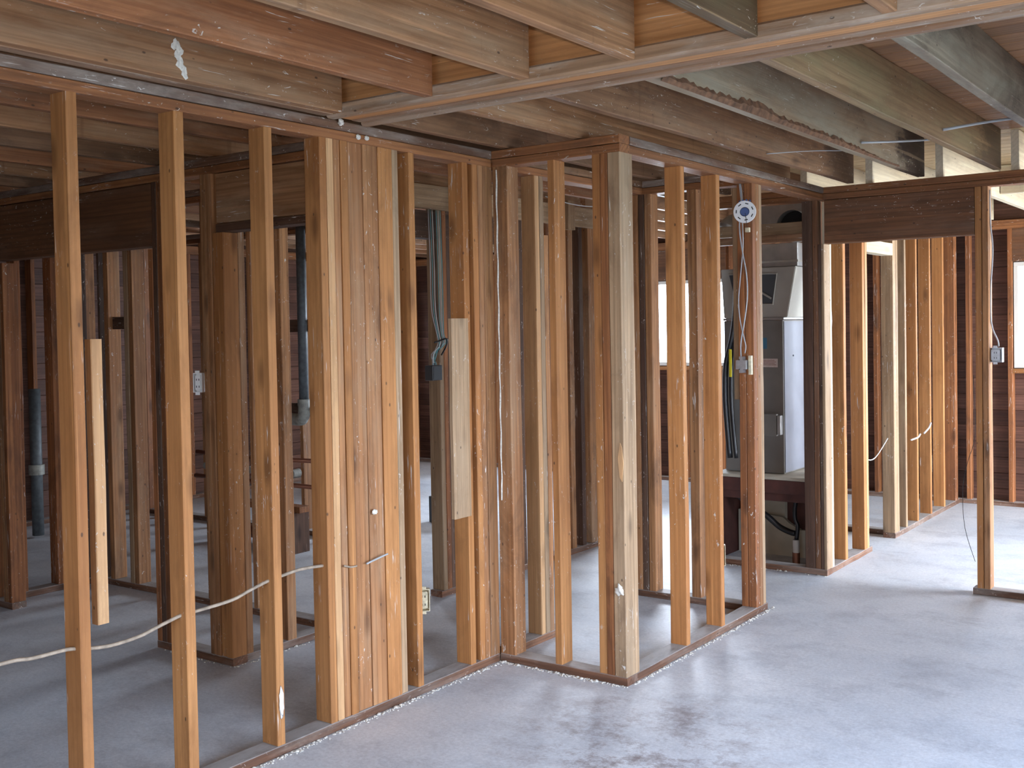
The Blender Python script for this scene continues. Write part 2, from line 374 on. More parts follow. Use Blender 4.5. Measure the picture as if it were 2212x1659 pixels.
def cable(name, pts, r, mat, label=None, cat=None, group=None, parent=None, n=7, sub=4):
    P = smooth_pts(pts, sub); o0 = Vector(P[0])
    o = link(name, tube_bm([p-o0 for p in P], r, n), M[mat], parent, o0, smooth=True)
    return props(o, label, cat, group)
def cyl_bm(r0, r1, h, n=32, cap=True):
    bm = bmesh.new(); bmesh.ops.create_cone(bm, cap_ends=cap, segments=n, radius1=r0, radius2=r1, depth=h); return bm

SW = 0.038; SD = 0.09; ZB = 0.04; ZT = 2.40
def studs_x(parent, xf, ys, mat, z0=ZB, z1=ZT, w=SW, d=SD):
    """studs of a wall running along Y whose near face is the plane x = xf (body towards -x)"""
    for e in ys:
        y, mm = e[0], e[1] if len(e) > 1 else mat
        ww = e[2] if len(e) > 2 else w
        off = e[3] if len(e) > 3 else random.uniform(0, 0.003)
        bar('stud', parent, xf-d-off, xf-off, y, y+ww-0.001, z0, z1, mm, 'z')
def studs_y(parent, yf, xs, mat, z0=ZB, z1=ZT, w=SW, d=SD):
    for e in xs:
        x, mm = e[0], e[1] if len(e) > 1 else mat
        ww = e[2] if len(e) > 2 else w
        off = e[3] if len(e) > 3 else random.uniform(0, 0.003)
        bar('stud', parent, x, x+ww-0.001, yf+off, yf+d+off, z0, z1, mm, 'z')
def plates_x(parent, xf, y0, y1, top=('plate', 'plate_dirty'), bottom=None, d=SD, ty0=None, ty1=None):
    a, b = (ty0 if ty0 is not None else y0), (ty1 if ty1 is not None else y1)
    bar('top_plate', parent, xf-d, xf, a, b, ZT, ZT+0.0385, top[0], 'y', seg=8)
    bar('top_plate', parent, xf-d, xf+0.004, a, b, ZT+0.04, ZT+0.078, top[1], 'y', seg=8)
    for (p, q) in (bottom if bottom is not None else [(y0, y1)]):
        bar('bottom_plate', parent, xf-d, xf, p, q, 0.0, ZB-0.001, 'bottom_plate', 'y', seg=8)
def plates_y(parent, yf, x0, x1, top=('plate', 'plate_dirty'), bottom=None, d=SD, tx0=None, tx1=None):
    a, b = (tx0 if tx0 is not None else x0), (tx1 if tx1 is not None else x1)
    bar('top_plate', parent, a, b, yf, yf+d, ZT, ZT+0.0385, top[0], 'x', seg=6)
    bar('top_plate', parent, a, b, yf-0.004, yf+d, ZT+0.04, ZT+0.078, top[1], 'x', seg=6)
    for (p, q) in (bottom if bottom is not None else [(x0, x1)]):
        bar('bottom_plate', parent, p, q, yf, yf+d, 0.0, ZB-0.001, 'bottom_plate', 'x', seg=6)

# ================================================================ FLOOR, GROUND
bm = bmesh.new(); box(bm, -9.0, 1.7, -2.8, 10.3, -0.12, 0.0)
fo = link('floor', bm, M['floor']); props(fo, 'bare mottled grey concrete slab floor under all the stud walls', None, None, 'structure')
bm = bmesh.new(); box(bm, -60, 60, -60, 60, -0.5, -0.13)
props(link('ground', bm, M['ground']), 'pale open yard outside the windows', None, None, 'structure')

# ================================================================ CEILING
ceil = empty('ceiling', (0, 0, 2.6), 'exposed wooden floor joists, flush beam and boards overhead', None, None, 'structure')
JZ0, JZ1 = 2.48, 2.715
near = [(-2.63, 'joist_red'), (-2.195, 'joist'), (-1.78, 'joist'), (-1.36, 'joist_green'), (-0.95, 'joist'), (-0.53, 'joist'), (-0.11, 'joist_red'), (0.31, 'joist'), (0.73, 'joist'), (1.15, 'joist')]
for x, mm in near:
    bar('joist', ceil, x, x+0.043, -2.55, 3.088, JZ0+0.002, JZ1, mm, 'y', seg=8, jit=0.002)
bar('joist', ceil, -3.095, -3.05, -2.55, 3.088, JZ0+0.002, JZ1, 'joist', 'y', seg=8)
bar('nailer', ceil, -3.155, -3.097, -2.55, 3.088, JZ0+0.001, JZ0+0.04, 'ledger', 'y', seg=8)
# joists over the rooms left of the left wall run on across the plates
x = -3.47
i = 0
while x > -8.7:
    bar('joist', ceil, x, x+0.043, -2.55, 6.74, JZ0+0.002, JZ1, ('joist_brown', 'joist_red', 'joist')[i % 3], 'y', seg=8)
    x -= 0.42; i += 1
# flush beam with ledger strips
bar('beam', ceil, -3.14, 1.48, 3.14, 3.228, JZ0+0.004, JZ1, 'beam_orange', 'x', seg=10)
bar('beam', ceil, -3.14, 1.48, 3.23, 3.285, JZ0+0.002, JZ1, 'ledger', 'x', seg=10)
bar('ledger', ceil, -3.14, 1.48, 3.09, 3.139, JZ0-0.008, JZ0+0.045, 'ledger_front', 'x', seg=10, ch=0.008)
bar('ledger', ceil, -3.14, 1.48, 3.287, 3.33, JZ0-0.012, JZ0+0.04, 'ledger', 'x', seg=10, ch=0.008)
# joists beyond the beam up to the middle partition
far_j = [(-3.11, 'joist_brown'), (-2.70, 'joist_brown'), (-2.29, 'joist_brown'), (-1.865, 'joist_grey'), (-1.44, 'joist_green'), (-1.015, 'joist_grey'), (-0.60, 'joist_green'), (-0.18, 'joist'), (0.24, 'joist'), (0.66, 'joist'), (1.08, 'joist')]
far_j = [(-3.11, 'joist_brown'), (-2.70, 'joist'), (-2.29, 'joist_brown'), (-1.865, 'joist_grey'), (-1.44, 'joist_green'), (-1.015, 'joist_stained'), (-0.60, 'joist_green')] + far_j[7:]
for x, mm in far_j:
    bar('joist', ceil, x, x+0.043, 3.332, 6.72, JZ0+0.002, JZ1, mm, 'y', seg=8, jit=0.003)
# ragged strip left on the third joist beyond the beam
bm = bmesh.new(); rows = []
for k in range(100):
    y = 3.42+k*0.028; h = (0.026+0.016*random.random()+0.022*math.exp(-((k-30)/7)**2))*(1 if k < 70 else max(0.3, (100-k)/30))
    rows.append((bm.verts.new((0, y, 0)), bm.verts.new((0.010+0.004*random.random(), y, h*0.5)), bm.verts.new((0.002, y, h)), bm.verts.new((-0.004, y, h*0.6))))
for a, b in zip(rows, rows[1:]):
    for q in range(4): bm.faces.new((a[q], b[q], b[(q+1) % 4], a[(q+1) % 4]))
link('torn_paper', bm, M['paper'], ceil, (-1.865+0.0445, 0, JZ0+0.002))
# third run of joists, beyond the middle partition
x = -8.5; i = 0
while x < 1.4:
    mm = 'cream_lit' if -3.0 < x < 0.5 else 'joist_brown'  # joists of the daylit room get the lit colour
    bar('joist', ceil, x, x+0.043, 6.80, 10.08, JZ0+0.002, JZ1, mm, 'y', seg=6)
    x += 0.42; i += 1
# short blocks between those joists over the right-hand room
for x in (-1.73, -1.31, -2.57):
    bar('blocking', ceil, x, x+0.37, 8.3, 8.34, JZ0+0.03, JZ1-0.002, 'cream_lit', 'x')
# deck boards across the top of the joists
proto = {}
y = -2.75; k = 0
while y < 10.15:
    key = ('deck_lit' if y > 6.7 else 'deck', k % 3)
    if key not in proto:
        o = bar('deck_board', ceil, -8.95, 1.6, y, y+0.137, JZ1+0.001, JZ1+0.024, key[0], 'x', jit=0.0, seg=1)
        proto[key] = o
    else:
        o = proto[key].copy(); COL.objects.link(o); o.parent = ceil
        mb = proto[key].matrix_basis.copy(); mb.translation.y = y+0.0685; o.matrix_basis = mb
    y += 0.14; k += 1
bm = bmesh.new(); box(bm, -9.0, 1.7, -2.8, 10.3, JZ1+0.03, JZ1+0.10)
props(link('roof', bm, M['sheath']), 'solid layer above the ceiling boards', None, None, 'structure')

# ================================================================ LEFT WALL (A)
A = empty('wall_left', (-3.21, 3, 0), 'long open stud wall on the left, nearest the camera, lit by flash', None, None, 'structure')
XA = -3.165
plates_x(A, XA, -2.5, 4.175, bottom=[(-2.5, 4.205)], ty1=4.205)
studs_x(A, XA, [(-2.3,), (-1.9,), (-1.5,), (-1.09,), (-0.68,), (-0.27,), (0.14,), (0.55,), (0.96,), (1.37,), (1.54+.02,)], 'stud')
studs_x(A, XA, [(1.974, 'stud', 0.040), (2.384, 'stud', 0.042), (2.788, 'stud', 0.040)], 'stud')
studs_x(A, XA, [(3.073, 'stud'), (3.112, 'stud_pale'), (3.151, 'stud_old', 0.038, 0.005), (3.191, 'stud', 0.040)], 'stud')
# channel where the cross wall meets: turned studs
bar('stud', A, XA-0.085, XA-0.047, 3.233, 3.272, ZB, ZT, 'stud_dark', 'z')
bar('stud', A, XA-0.046, XA-0.008, 3.234, 3.320, ZB, ZT, 'stud_old', 'z')
bar('stud', A, XA-0.046, XA-0.004, 3.322, 3.410, ZB, ZT, 'stud_old', 'z')
bar('stud', A, XA-0.046, XA-0.001, 3.413, 3.500, ZB, ZT, 'stud', 'z')
bar('stud', A, XA-0.09, XA-0.005, 3.503, 3.541, ZB, ZT, 'stud_grey', 'z')
studs_x(A, XA, [(3.606, 'stud'), (3.985, 'stud', 0.040)], 'stud')
bar('nailed_board', A, XA+0.004, XA+0.026, 3.85, 3.975, 0.75, 1.672, 'stud_grey', 'z', label='short weathered board nailed over the stud before the closet corner')
# corner post with the closet wall
bar('stud', A, XA-0.09, XA-0.004, 4.062, 4.10, ZB, ZT, 'stud', 'z')
bar('stud', A, XA-0.09, XA-0.002, 4.102, 4.14, ZB, ZT, 'stud_old', 'z')
bar('stud', A, XA-0.045, XA-0.001, 4.142, 4.2115, ZB, ZT, 'stud_old', 'z')
bar('side_board', A, XA-0.083, XA-0.045, 2.068, 2.088+0.022, 0.668, 1.612, 'stud_pale', 'z', label='short pale board hanging beside the nearest stud')

# ================================================================ CLOSET WALLS (B, C, stub, return)
K = empty('wall_closet', (-2.8, 4.9, 0), 'open stud walls of the small closet that juts out past the left wall', None, None, 'structure')
YB = 4.213; XC = -2.455
plates_y(K, YB, -3.165, XC, top=('plate', 'plate'))
studs_y(K, YB, [(-3.1640, 'stud_old', 0.089), (-2.845, 'stud', 0.040)], 'stud')
bar('stud', K, -2.602, -2.562, YB+0.002, YB+SD, ZB, ZT, 'stud', 'z')
bar('stud', K, -2.560, -2.520, YB, YB+SD, ZB, ZT, 'stud_red', 'z')
bar('stud', K, -2.518, XC-0.001, YB-0.001, YB+0.115, ZB, ZT, 'stud_grey', 'z')
plates_x(K, XC, YB+SD, 5.80, bottom=[(YB+SD, 5.80)], top=('plate', 'plate_dirty'), ty1=6.75)
studs_x(K, XC, [(4.800, 'stud', 0.041), (5.205, 'stud', 0.041)], 'stud')
bar('stud', K, XC-0.092, XC-0.052, 5.655, 5.795, ZB, ZT, 'stud_red', 'z')
bar('stud', K, XC-0.050, XC-0.002, 5.655, 5.700, ZB, ZT, 'stud_red', 'z')
bar('stud', K, XC-0.050, XC, 5.702, 5.745, ZB, ZT, 'stud_old', 'z')
bar('stud', K, XC-0.050, XC-0.004, 5.747, 5.79, ZB, ZT, 'stud_grey', 'z')
bar('metal_strip', K, XC-0.128, XC-0.094, 5.668, 5.685, 1.2, 2.38, 'stud_grey', 'z', label='paint-streaked strip on the hall post')
# stub that continues the left wall behind the closet
plates_x(K, -3.165, YB+SD, 4.79, top=('plate', 'joist_brown'), ty1=5.69)
bar('stud', K, -3.255, -3.168, 4.575, 4.612, ZB, ZT, 'stud_pale', 'z')
bar('stud', K, -3.255, -3.166, 4.614, 4.652, ZB, ZT, 'stud_grey', 'z')
bar('stud', K, -3.255, -3.166, 4.654, 4.690, ZB, 2.1, 'stud_old', 'z')
# closet back wall
plates_y(K, 5.69, -3.26, XC-SD-0.002, top=('plate', 'plate_dirty'))
studs_y(K, 5.69, [(-3.235, 'stud_old'), (-3.195, 'stud_dark'), (-2.875, 'stud_old', 0.06), (-3.155, 'stud_old', 0.045)], 'stud_old')

# ================================================================ HALL WALLS: F (doorways), E (along the hall), G (behind), H (bathroom)
Hh = empty('wall_hall', (-4.3, 3.5, 0), 'dim stud walls with doorways behind the left wall', None, None, 'structure')
YF = 3.43; XE = -4.205
# F: plates, corner post, jambs, headers
plates_y(Hh, YF, -6.5, XE, bottom=[(-6.5, -6.20), (-4.80, XE)], tx1=-3.26)
bar('stud', Hh, -4.372, -4.334, YF, YF+SD, ZB, ZT, 'stud_old', 'z')
bar('stud', Hh, -4.331, -4.293, YF-0.002, YF+SD, ZB, ZT, 'stud_old', 'z')
bar('stud', Hh, -4.290, -4.252, YF+0.004, YF+SD, ZB, 2.11, 'stud', 'z')
bar('stud', Hh, -4.250, XE, YF, YF+SD, ZB, 2.11, 'stud', 'z')
bar('stud', Hh, -4.80, -4.762, YF, YF+SD, ZB, 2.06, 'stud_red', 'z')
bar('stud', Hh, -4.76, -4.722, YF, YF+SD, ZB, ZT, 'stud_dark', 'z')
bar('stud', Hh, -4.72, -4.682, YF, YF+SD, ZB, ZT, 'stud_red', 'z')
bar('stud', Hh, -6.24, -6.202, YF, YF+SD, ZB, 2.06, 'stud_red', 'z')
bar('stud', Hh, -6.29, -6.243, YF, YF+SD, ZB, 2.06, 'stud_old', 'z')
bar('stud', Hh, -6.45, -6.41, YF, YF+SD, ZB, ZT, 'stud_red', 'z')
bar('header', Hh, -6.29, -4.762, YF+0.002, YF+0.04, 2.075, 2.395, 'header', 'x', seg=6, label='wide plank header over the dark left doorway')
bar('header', Hh, -6.29, -4.762, YF+0.045, YF+0.085, 2.075, 2.395, 'header', 'x', seg=6)
bar('header', Hh, -4.250, -3.30, YF+0.002, YF+0.04, 2.155, 2.395, 'joist', 'x', seg=6, label='weathered plank header over the hall doorway')
bar('header', Hh, -4.250, -3.26, YF-0.004, YF+0.088, 2.112, 2.152, 'stud_dark', 'x', seg=6)
# E: along the hall
plates_x(Hh, XE, YF+SD, 7.0, bottom=[(YF+SD, 4.06), (5.02, 5.20), (5.88, 7.02)], top=('plate_dirty', 'joist_brown'))
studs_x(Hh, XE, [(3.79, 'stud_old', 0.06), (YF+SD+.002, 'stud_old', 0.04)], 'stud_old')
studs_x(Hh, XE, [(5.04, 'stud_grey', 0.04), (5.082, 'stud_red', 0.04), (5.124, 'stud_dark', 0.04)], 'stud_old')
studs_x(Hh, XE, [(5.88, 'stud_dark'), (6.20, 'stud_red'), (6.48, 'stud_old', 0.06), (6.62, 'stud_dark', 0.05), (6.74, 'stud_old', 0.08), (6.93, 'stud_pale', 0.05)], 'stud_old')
bar('ledger', Hh, XE+0.006, XE+0.044, 4.7, 7.0, 2.335, 2.475, 'stud_grey', 'y', seg=6, label='pale board along the top of the hall wall')
bar('header', Hh, XE-0.085, XE-0.002, 4.10, 5.88, 2.165, 2.33, 'stud_dark', 'y', seg=6)
bar('header', Hh, XE-0.085, XE-0.002, 5.20, 5.88, 2.12, 2.163, 'stud_grey', 'y', seg=6)
bar('blocking', Hh, XE+0.05, XE+0.09, 6.35, 6.44, 2.30, 2.50, 'stud_grey', 'z')
# G: back of the left closet
plates_y(Hh, 4.14, -6.6, -4.31, bottom=[(-6.6, -4.31)])
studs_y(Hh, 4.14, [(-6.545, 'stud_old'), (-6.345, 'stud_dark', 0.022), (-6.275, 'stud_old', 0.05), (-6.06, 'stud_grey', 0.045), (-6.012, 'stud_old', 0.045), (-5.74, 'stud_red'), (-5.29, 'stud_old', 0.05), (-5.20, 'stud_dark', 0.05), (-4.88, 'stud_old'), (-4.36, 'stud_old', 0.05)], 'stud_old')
bar('blocking', Hh, -6.30, -5.99, 4.17, 4.20, 1.66, 1.74, 'stud_dark', 'x')
# left end of that closet
plates_x(Hh, -6.41, YF+SD, 4.14, bottom=[(YF+SD, 4.14)])
studs_x(Hh, -6.41, [(3.62, 'stud_red'), (3.86, 'stud_red'), (4.07, 'stud_dark')], 'stud_red')
# H: bathroom wall
Bb = empty('wall_back', (-6.5, 6.0, 0), 'unlit stud wall of the gutted bathroom seen through the hall doorway', None, None, 'structure')
plates_y(Bb, 6.0, -8.6, -5.35)
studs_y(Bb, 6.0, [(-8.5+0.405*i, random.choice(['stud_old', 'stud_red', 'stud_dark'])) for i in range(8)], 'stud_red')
bar('blocking', Bb, -6.87, -6.07, 6.01, 6.05, 0.95, 1.05, 'stud_dark', 'x')
bar('blocking', Bb, -6.46, -6.07, 6.01, 6.05, 2.18, 2.25, 'stud', 'x')
bar('blocking', Bb, -6.87, -6.09, 6.02, 6.05, 1.62, 1.72, 'stud_dark', 'x')

# ================================================================ MIDDLE PARTITION (header wall, furnace closet front)
P = empty('wall_center', (-2.0, 6.8, 0), 'partition with a wide plank header over the opening to the right', None, None, 'structure')
YM = 6.76
plates_y(P, YM, XC, 1.49, bottom=[(-3.4, XC), (-1.575, 1.49)], tx0=-3.4, top=('plate', 'plate'))
bar('header', P, XC+0.003, -1.553, YM+0.002, YM+0.04, 2.122, 2.397, 'header', 'x', seg=6, label='wide dark plank header over the opening')
bar('header', P, XC+0.003, -1.553, YM+0.046, YM+0.086, 2.122, 2.397, 'header', 'x', seg=6)
bar('shelf_board', P, -3.30, XC-0.12, YM+0.01, YM+0.05, 2.15, 2.20, 'joist_brown', 'x')
bar('brace_board', P, -3.30, XC-0.12, YM+0.055, YM+0.09, 2.205, 2.28, 'stud_grey', 'x')
bar('stud', P, -2.60, -2.535, YM+0.002, YM+0.09, ZB, ZT, 'stud_dark', 'z')
bar('stud', P, -2.533, -2.498, YM+0.004, YM+0.09, ZB, ZT, 'header', 'z')
bar('stud', P, -2.496, -2.476, YM+0.002, YM+0.09, ZB, 2.12, 'stud_dark', 'z')
bar('lit_face_strip', P, -2.475, XC, YM, YM+0.10, ZB, 2.12, 'stud_grey', 'z')  # pale strip for the daylit side of the post, light put into colour
bar('stud', P, -3.36, -3.32, YM, YM+0.09, ZB, ZT, 'stud_dark', 'z')
studs_y(P, YM, [(-1.551, 'stud', 0.036), (-1.513, 'stud_old', 0.036), (-1.12,), (-0.70,), (-0.28,), (0.14,), (0.56,), (0.98,), (1.4,)], 'stud')

# ================================================================ WALL D (beyond, along the right-hand room)
D = empty('wall_inner', (-2.5, 8.4, 0), 'row of studs beyond the header opening with daylight on their edges', None, None, 'structure')
XD = -2.455
plates_x(D, XD, YM+SD, 10.08, bottom=[(YM+SD, 7.66), (8.20, 10.08)], top=('plate', 'plate'))
studs_x(D, XD, [(6.865, 'cream_lit', 0.03), (7.115, 'stud', 0.045), (7.50, 'stud', 0.045), (7.555, 'stud_pale', 0.045)], 'stud')
bar('header', D, XD-0.085, XD-0.002, 7.60, 8.20, 2.11, 2.20, 'cream_lit', 'y', label='daylit pale header over the narrow doorway')
studs_x(D, XD, [(8.20, 'stud_grey', 0.07), (8.275, 'stud_grey', 0.04), (8.49, 'stud_grey', 0.035), (8.79, 'stud'), (9.17, 'stud'), (9.58, 'stud'), (9.95, 'stud_red', 0.08)], 'stud')
plates_y(D, 8.30, -3.9, XD-SD-0.004)
studs_y(D, 8.30, [(-3.85, 'stud_red'), (-3.45, 'stud_red')], 'stud_red')

# ================================================================ OUTER WALLS WITH WINDOWS
def outer_wall(name, axis, plane, a0, a1, wins, label, boards='sheath', stud='stud_red', out=1):
    W = empty(name, ((plane, 0, 0) if axis == 'x' else (0, plane, 0)), label, None, None, 'structure')
    def put(nm, p, q, u0, u1, z0, z1, mat, ax=None, **kw):     # u = depth outward from plane
        lo, hi = sorted((plane+out*u0, plane+out*u1))
        if axis == 'y': return bar(nm, W, p, q, lo, hi, z0, z1, mat, ax, **kw)
        return bar(nm, W, lo, hi, p, q, z0, z1, mat, ax, **kw)
    along = 'x' if axis == 'y' else 'y'
    put('bottom_plate', a0, a1, 0, SD, 0, 0.039, 'bottom_plate', along)
    put('top_plate', a0, a1, 0, SD, ZT, ZT+0.078, 'plate', along)
    a = a0+0.02
    while a < a1-0.04:
        if not any(w0-0.06 < a < w1+0.02 for w0, w1, _, _ in wins):
            put('stud', a, a+SW, 0, SD, ZB, ZT, stud, 'z')
        a += 0.405
    for w0, w1, z0, z1 in wins:
        put('stud', w0-0.045, w0-0.006, 0, SD, ZB, ZT, stud, 'z'); put('stud', w1+0.006, w1+0.045, 0, SD, ZB, ZT, stud, 'z')
        if z0 > 0.2: put('sill', w0-0.005, w1+0.005, 0, SD, z0-0.045, z0-0.006, 'stud', along)
        put('header', w0-0.005, w1+0.005, 0, SD, z1+0.006, ZT-0.002, 'header', along)
        if z0 > 0.5:
            a = w0+0.38
            while a < w1-0.05:
                put('cripple', a, a+SW, 0, SD, ZB, z0-0.047, stud, 'z'); a += 0.405
    # horizontal sheathing boards, cut around the windows
    z = 0.0
    while z < 2.7:
        z1b = z+0.137
        spans = [(a0-0.1, a1+0.1)]
        for w0, w1, wz0, wz1 in wins:
            if z1b > wz0-0.02 and z < wz1+0.02:
                ns = []
                for s0, s1 in spans:
                    if w1 <= s0 or w0 >= s1: ns.append((s0, s1)); continue
                    if w0 > s0: ns.append((s0, w0))
                    if w1 < s1: ns.append((w1, s1))
                spans = ns
                for (c0, c1) in ((z, wz0), (wz1, z1b)):           # rips that fill to the window edge
                    if 0.004 < c1-c0 < 0.14: put('sheathing_board', w0, w1, SD+0.002, SD+0.024, c0, c1, boards, along, jit=0, seg=1)
        for s0, s1 in spans: put('sheathing_board', s0, s1, SD+0.002, SD+0.024, z, z1b, boards, along, jit=0, seg=1)
        z += 0.1385
    # outer skin so that no light leaks between boards
    lo, hi = sorted((plane+out*(SD+0.026), plane+out*(SD+0.05)))
    bm = bmesh.new()
    cuts = sorted(wins); cur = a0-0.2
    def slab(p, q, zz0, zz1):
        if q-p < 0.001 or zz1-zz0 < 0.001: return
        if axis == 'y': box(bm, p, q, lo, hi, zz0, zz1)
        else: box(bm, lo, hi, p, q, zz0, zz1)
    for w0, w1, wz0, wz1 in cuts:
        slab(cur, w0, -0.12, 2.8); slab(w0, w1, -0.12, wz0); slab(w0, w1, wz1, 2.8); cur = w1
    slab(cur, a1+0.2, -0.12, 2.8)
    o = link('siding', bm, M['sheath'], W)
    return W
def wwin(k): return WIN[k][2:6]
outer_wall('wall_far', 'y', 10.1, -8.9, 1.5, [wwin('far_left'), wwin('far_right')], 'dark boarded outer wall at the far end with two bright windows')
outer_wall('wall_outer_left', 'x', -8.8, -2.6, 10.1, [wwin('hall_fill')], 'dark outer wall beyond the bathroom', out=-1)
outer_wall('wall_outer_right', 'x', 1.5, -2.6, 10.1, [wwin('side_window'), wwin('side_door')], 'outer wall on the right, out of the picture')
outer_wall('wall_rear', 'y', -2.6, -8.9, 1.5, [wwin('rear_fill')], 'outer wall behind the camera', out=-1)
def window(name, k, label):
    ax, pl, a0, a1, z0, z1 = WIN[k]
    s = 1 if pl > 0 else -1
    W = empty(name, ((a0+a1)/2, pl, z0) if ax == 'y' else (pl, (a0+a1)/2, z0), label, None, None, 'structure')
    f = 0.035; mid = (a0+a1)/2
    def put(nm, p, q, u0, u1, zz0, zz1, mat, bev=0.003):
        lo, hi = sorted((pl+s*u0, pl+s*u1))
        if ax == 'y': return boxpart(nm, W, p, q, lo, hi, zz0, zz1, mat, bev)
        return boxpart(nm, W, lo, hi, p, q, zz0, zz1, mat, bev)
    put('window_frame', a0, a1, 0.02, 0.12, z0, z0+f, 'winframe'); put('window_frame', a0, a1, 0.02, 0.12, z1-f, z1, 'winframe')
    put('window_frame', a0, a0+f, 0.02, 0.12, z0+f, z1-f, 'winframe'); put('window_frame', a1-f, a1, 0.02, 0.12, z0+f, z1-f, 'winframe')
    put('mullion', mid-0.018, mid+0.018, 0.05, 0.1, z0+f, z1-f, 'winframe')
    put('pane', a0+f, mid-0.018, 0.073, 0.077, z0+f, z1-f, 'glass', 0); put('pane', mid+0.018, a1-f, 0.073, 0.077, z0+f, z1-f, 'glass', 0)
window('window_1', 'far_left', 'blown-out window seen between the closet studs')
window('window_2', 'far_right', 'blown-out white framed window at the right edge of the picture')
window('window_3', 'side_door', 'glazed door in the outer right wall'); window('window_4', 'side_window', 'window in the outer right wall'); window('added_window_rear', 'rear_fill', 'added window behind the camera that lights the stud faces'); window('added_window_hall', 'hall_fill', 'added window in the outer left wall past the hall, lighting the far floor')

# ================================================================ THINGS
# --- brown cable threaded through the left wall studs
cp = [(-3.2, 0.9, 0.60), (-3.2, 1.3, 0.62), (-3.2, 1.726, 0.631), (-3.2, 1.83, 0.622), (-3.2, 1.948, 0.620), (-3.2, 2.02, 0.605), (-3.2, 2.106, 0.594), (-3.2, 2.213, 0.598), (-3.2, 2.297, 0.615), (-3.2, 2.39, 0.632), (-3.2, 2.453, 0.632), (-3.2, 2.609, 0.637), (-3.2, 2.697, 0.656), (-3.2, 2.78, 0.672), (-3.2, 2.859, 0.680), (-3.2, 2.955, 0.686), (-3.2, 3.085, 0.677)]
cable('cable', cp, 0.0065, 'cable', 'tan electrical cable threaded low through the studs of the left wall', 'cable')
cable('wire_end', [(-3.156, 3.15, 0.668), (-3.157, 3.19, 0.655), (-3.158, 3.225, 0.653)], 0.004, 'cable', 'short cable end poking from the tripled stud of the left wall', 'wire')
cable('wire_end', [(-3.155, 3.28, 0.652), (-3.15, 3.33, 0.662), (-3.14, 3.394, 0.675)], 0.004, 'cable_grey', 'bent grey wire stub in front of the brown turned stud', 'wire')

def outlet_box(name, loc, size, facing, mat, label, cat='outlet box', group=None, tilt=0.0):
    """device box with ears, mounting holes and a recessed receptacle; loc is the base centre, facing = '+x','-y'"""
    w_, d_, h_ = size
    o = empty(name, loc, label, cat, group)
    T = Matrix.Translation(loc) @ Matrix.Rotation({'-y': 0, '+x': R(90)}[facing]+tilt, 4, 'Z')
    def add(nm, bm, mt, par=o):
        ob = bpy.data.objects.new(nm, None)
        me = bpy.data.meshes.new(nm); bm.to_mesh(me); bm.free(); me.materials.append(M[mt])
        ob = bpy.data.objects.new(nm, me); COL.objects.link(ob); ob.parent = par
        ob.matrix_basis = o.matrix_basis.inverted() @ T if par is o else Matrix.Identity(4)
        return ob
    bm = bmesh.new(); t = 0.003
    box(bm, -w_/2, w_/2, d_-t, d_, 0, h_); box(bm, -w_/2, -w_/2+t, 0, d_-t, 0, h_); box(bm, w_/2-t, w_/2, 0, d_-t, 0, h_)
    box(bm, -w_/2+t, w_/2-t, 0, d_-t, 0, t); box(bm, -w_/2+t, w_/2-t, 0, d_-t, h_-t, h_)
    add('box_body', bm, mat)
    for zz in (-0.012, h_):
        bm = bmesh.new(); box(bm, -0.011, 0.011, -0.002, 0.002, zz, zz+0.012); add('ear', bm, mat)
    bm = bmesh.new(); box(bm, -w_*0.33, w_*0.33, 0.004, 0.02, h_*0.12, h_*0.88)
    bmesh.ops.bevel(bm, geom=bm.edges[:], offset=0.003, segments=2, affect='EDGES'); add('receptacle', bm, mat)
    for zz in (h_*0.3, h_*0.66):
        bm = bmesh.new(); box(bm, -0.008, -0.005, 0.0025, 0.0045, zz-0.005, zz+0.005); box(bm, 0.005, 0.008, 0.0025, 0.0045, zz-0.005, zz+0.005)
        add('slot', bm, 'rubber')
    return o
outlet_box('outlet_box', (-4.375, 3.392, 1.335), (0.045, 0.036, 0.095), '-y', 'white', 'small white outlet on the corner post of the hall doorway', tilt=0.5)
outlet_box('outlet_box', (-3.185, 3.672, 0.36), (0.055, 0.03, 0.10), '-y', 'ivory', 'yellowed ivory outlet low in the left wall before the closet', tilt=0.7)
outlet_box('outlet_box', (-2.50, 5.285, 0.34), (0.055, 0.036, 0.11), '-y', 'ivory', 'yellowed ivory outlet low on the second closet stud', tilt=0.5)
outlet_box('outlet_box', (-2.475, 9.25, 0.37), (0.055, 0.05, 0.14), '+x', 'ivory', 'pale outlet low in the far row of sunlit studs')
outlet_box('switch_box', (-1.452, 6.80, 1.372), (0.075, 0.05, 0.085), '-y', 'steel_box', 'grey steel switch box on the lone stud at right', 'switch box')
cable('wire', [(-1.476, 6.80, 2.38), (-1.474, 6.80, 2.19), (-1.462, 6.80, 2.03), (-1.474, 6.80, 1.81), (-1.472, 6.80, 1.60), (-1.440, 6.81, 1.50), (-1.440, 6.83, 1.465)], 0.0045, 'cable_grey', 'grey cable running down the right side of the lone stud', 'wire')
cable('wire', [(-1.560, 6.735, 1.30), (-1.552, 6.735, 0.95), (-1.596, 6.735, 0.78), (-1.623, 6.735, 0.613), (-1.612, 6.735, 0.394), (-1.556, 6.735, 0.20)], 0.0016, 'wire_black', 'thin dark wire bowing out left of the lone stud', 'wire')

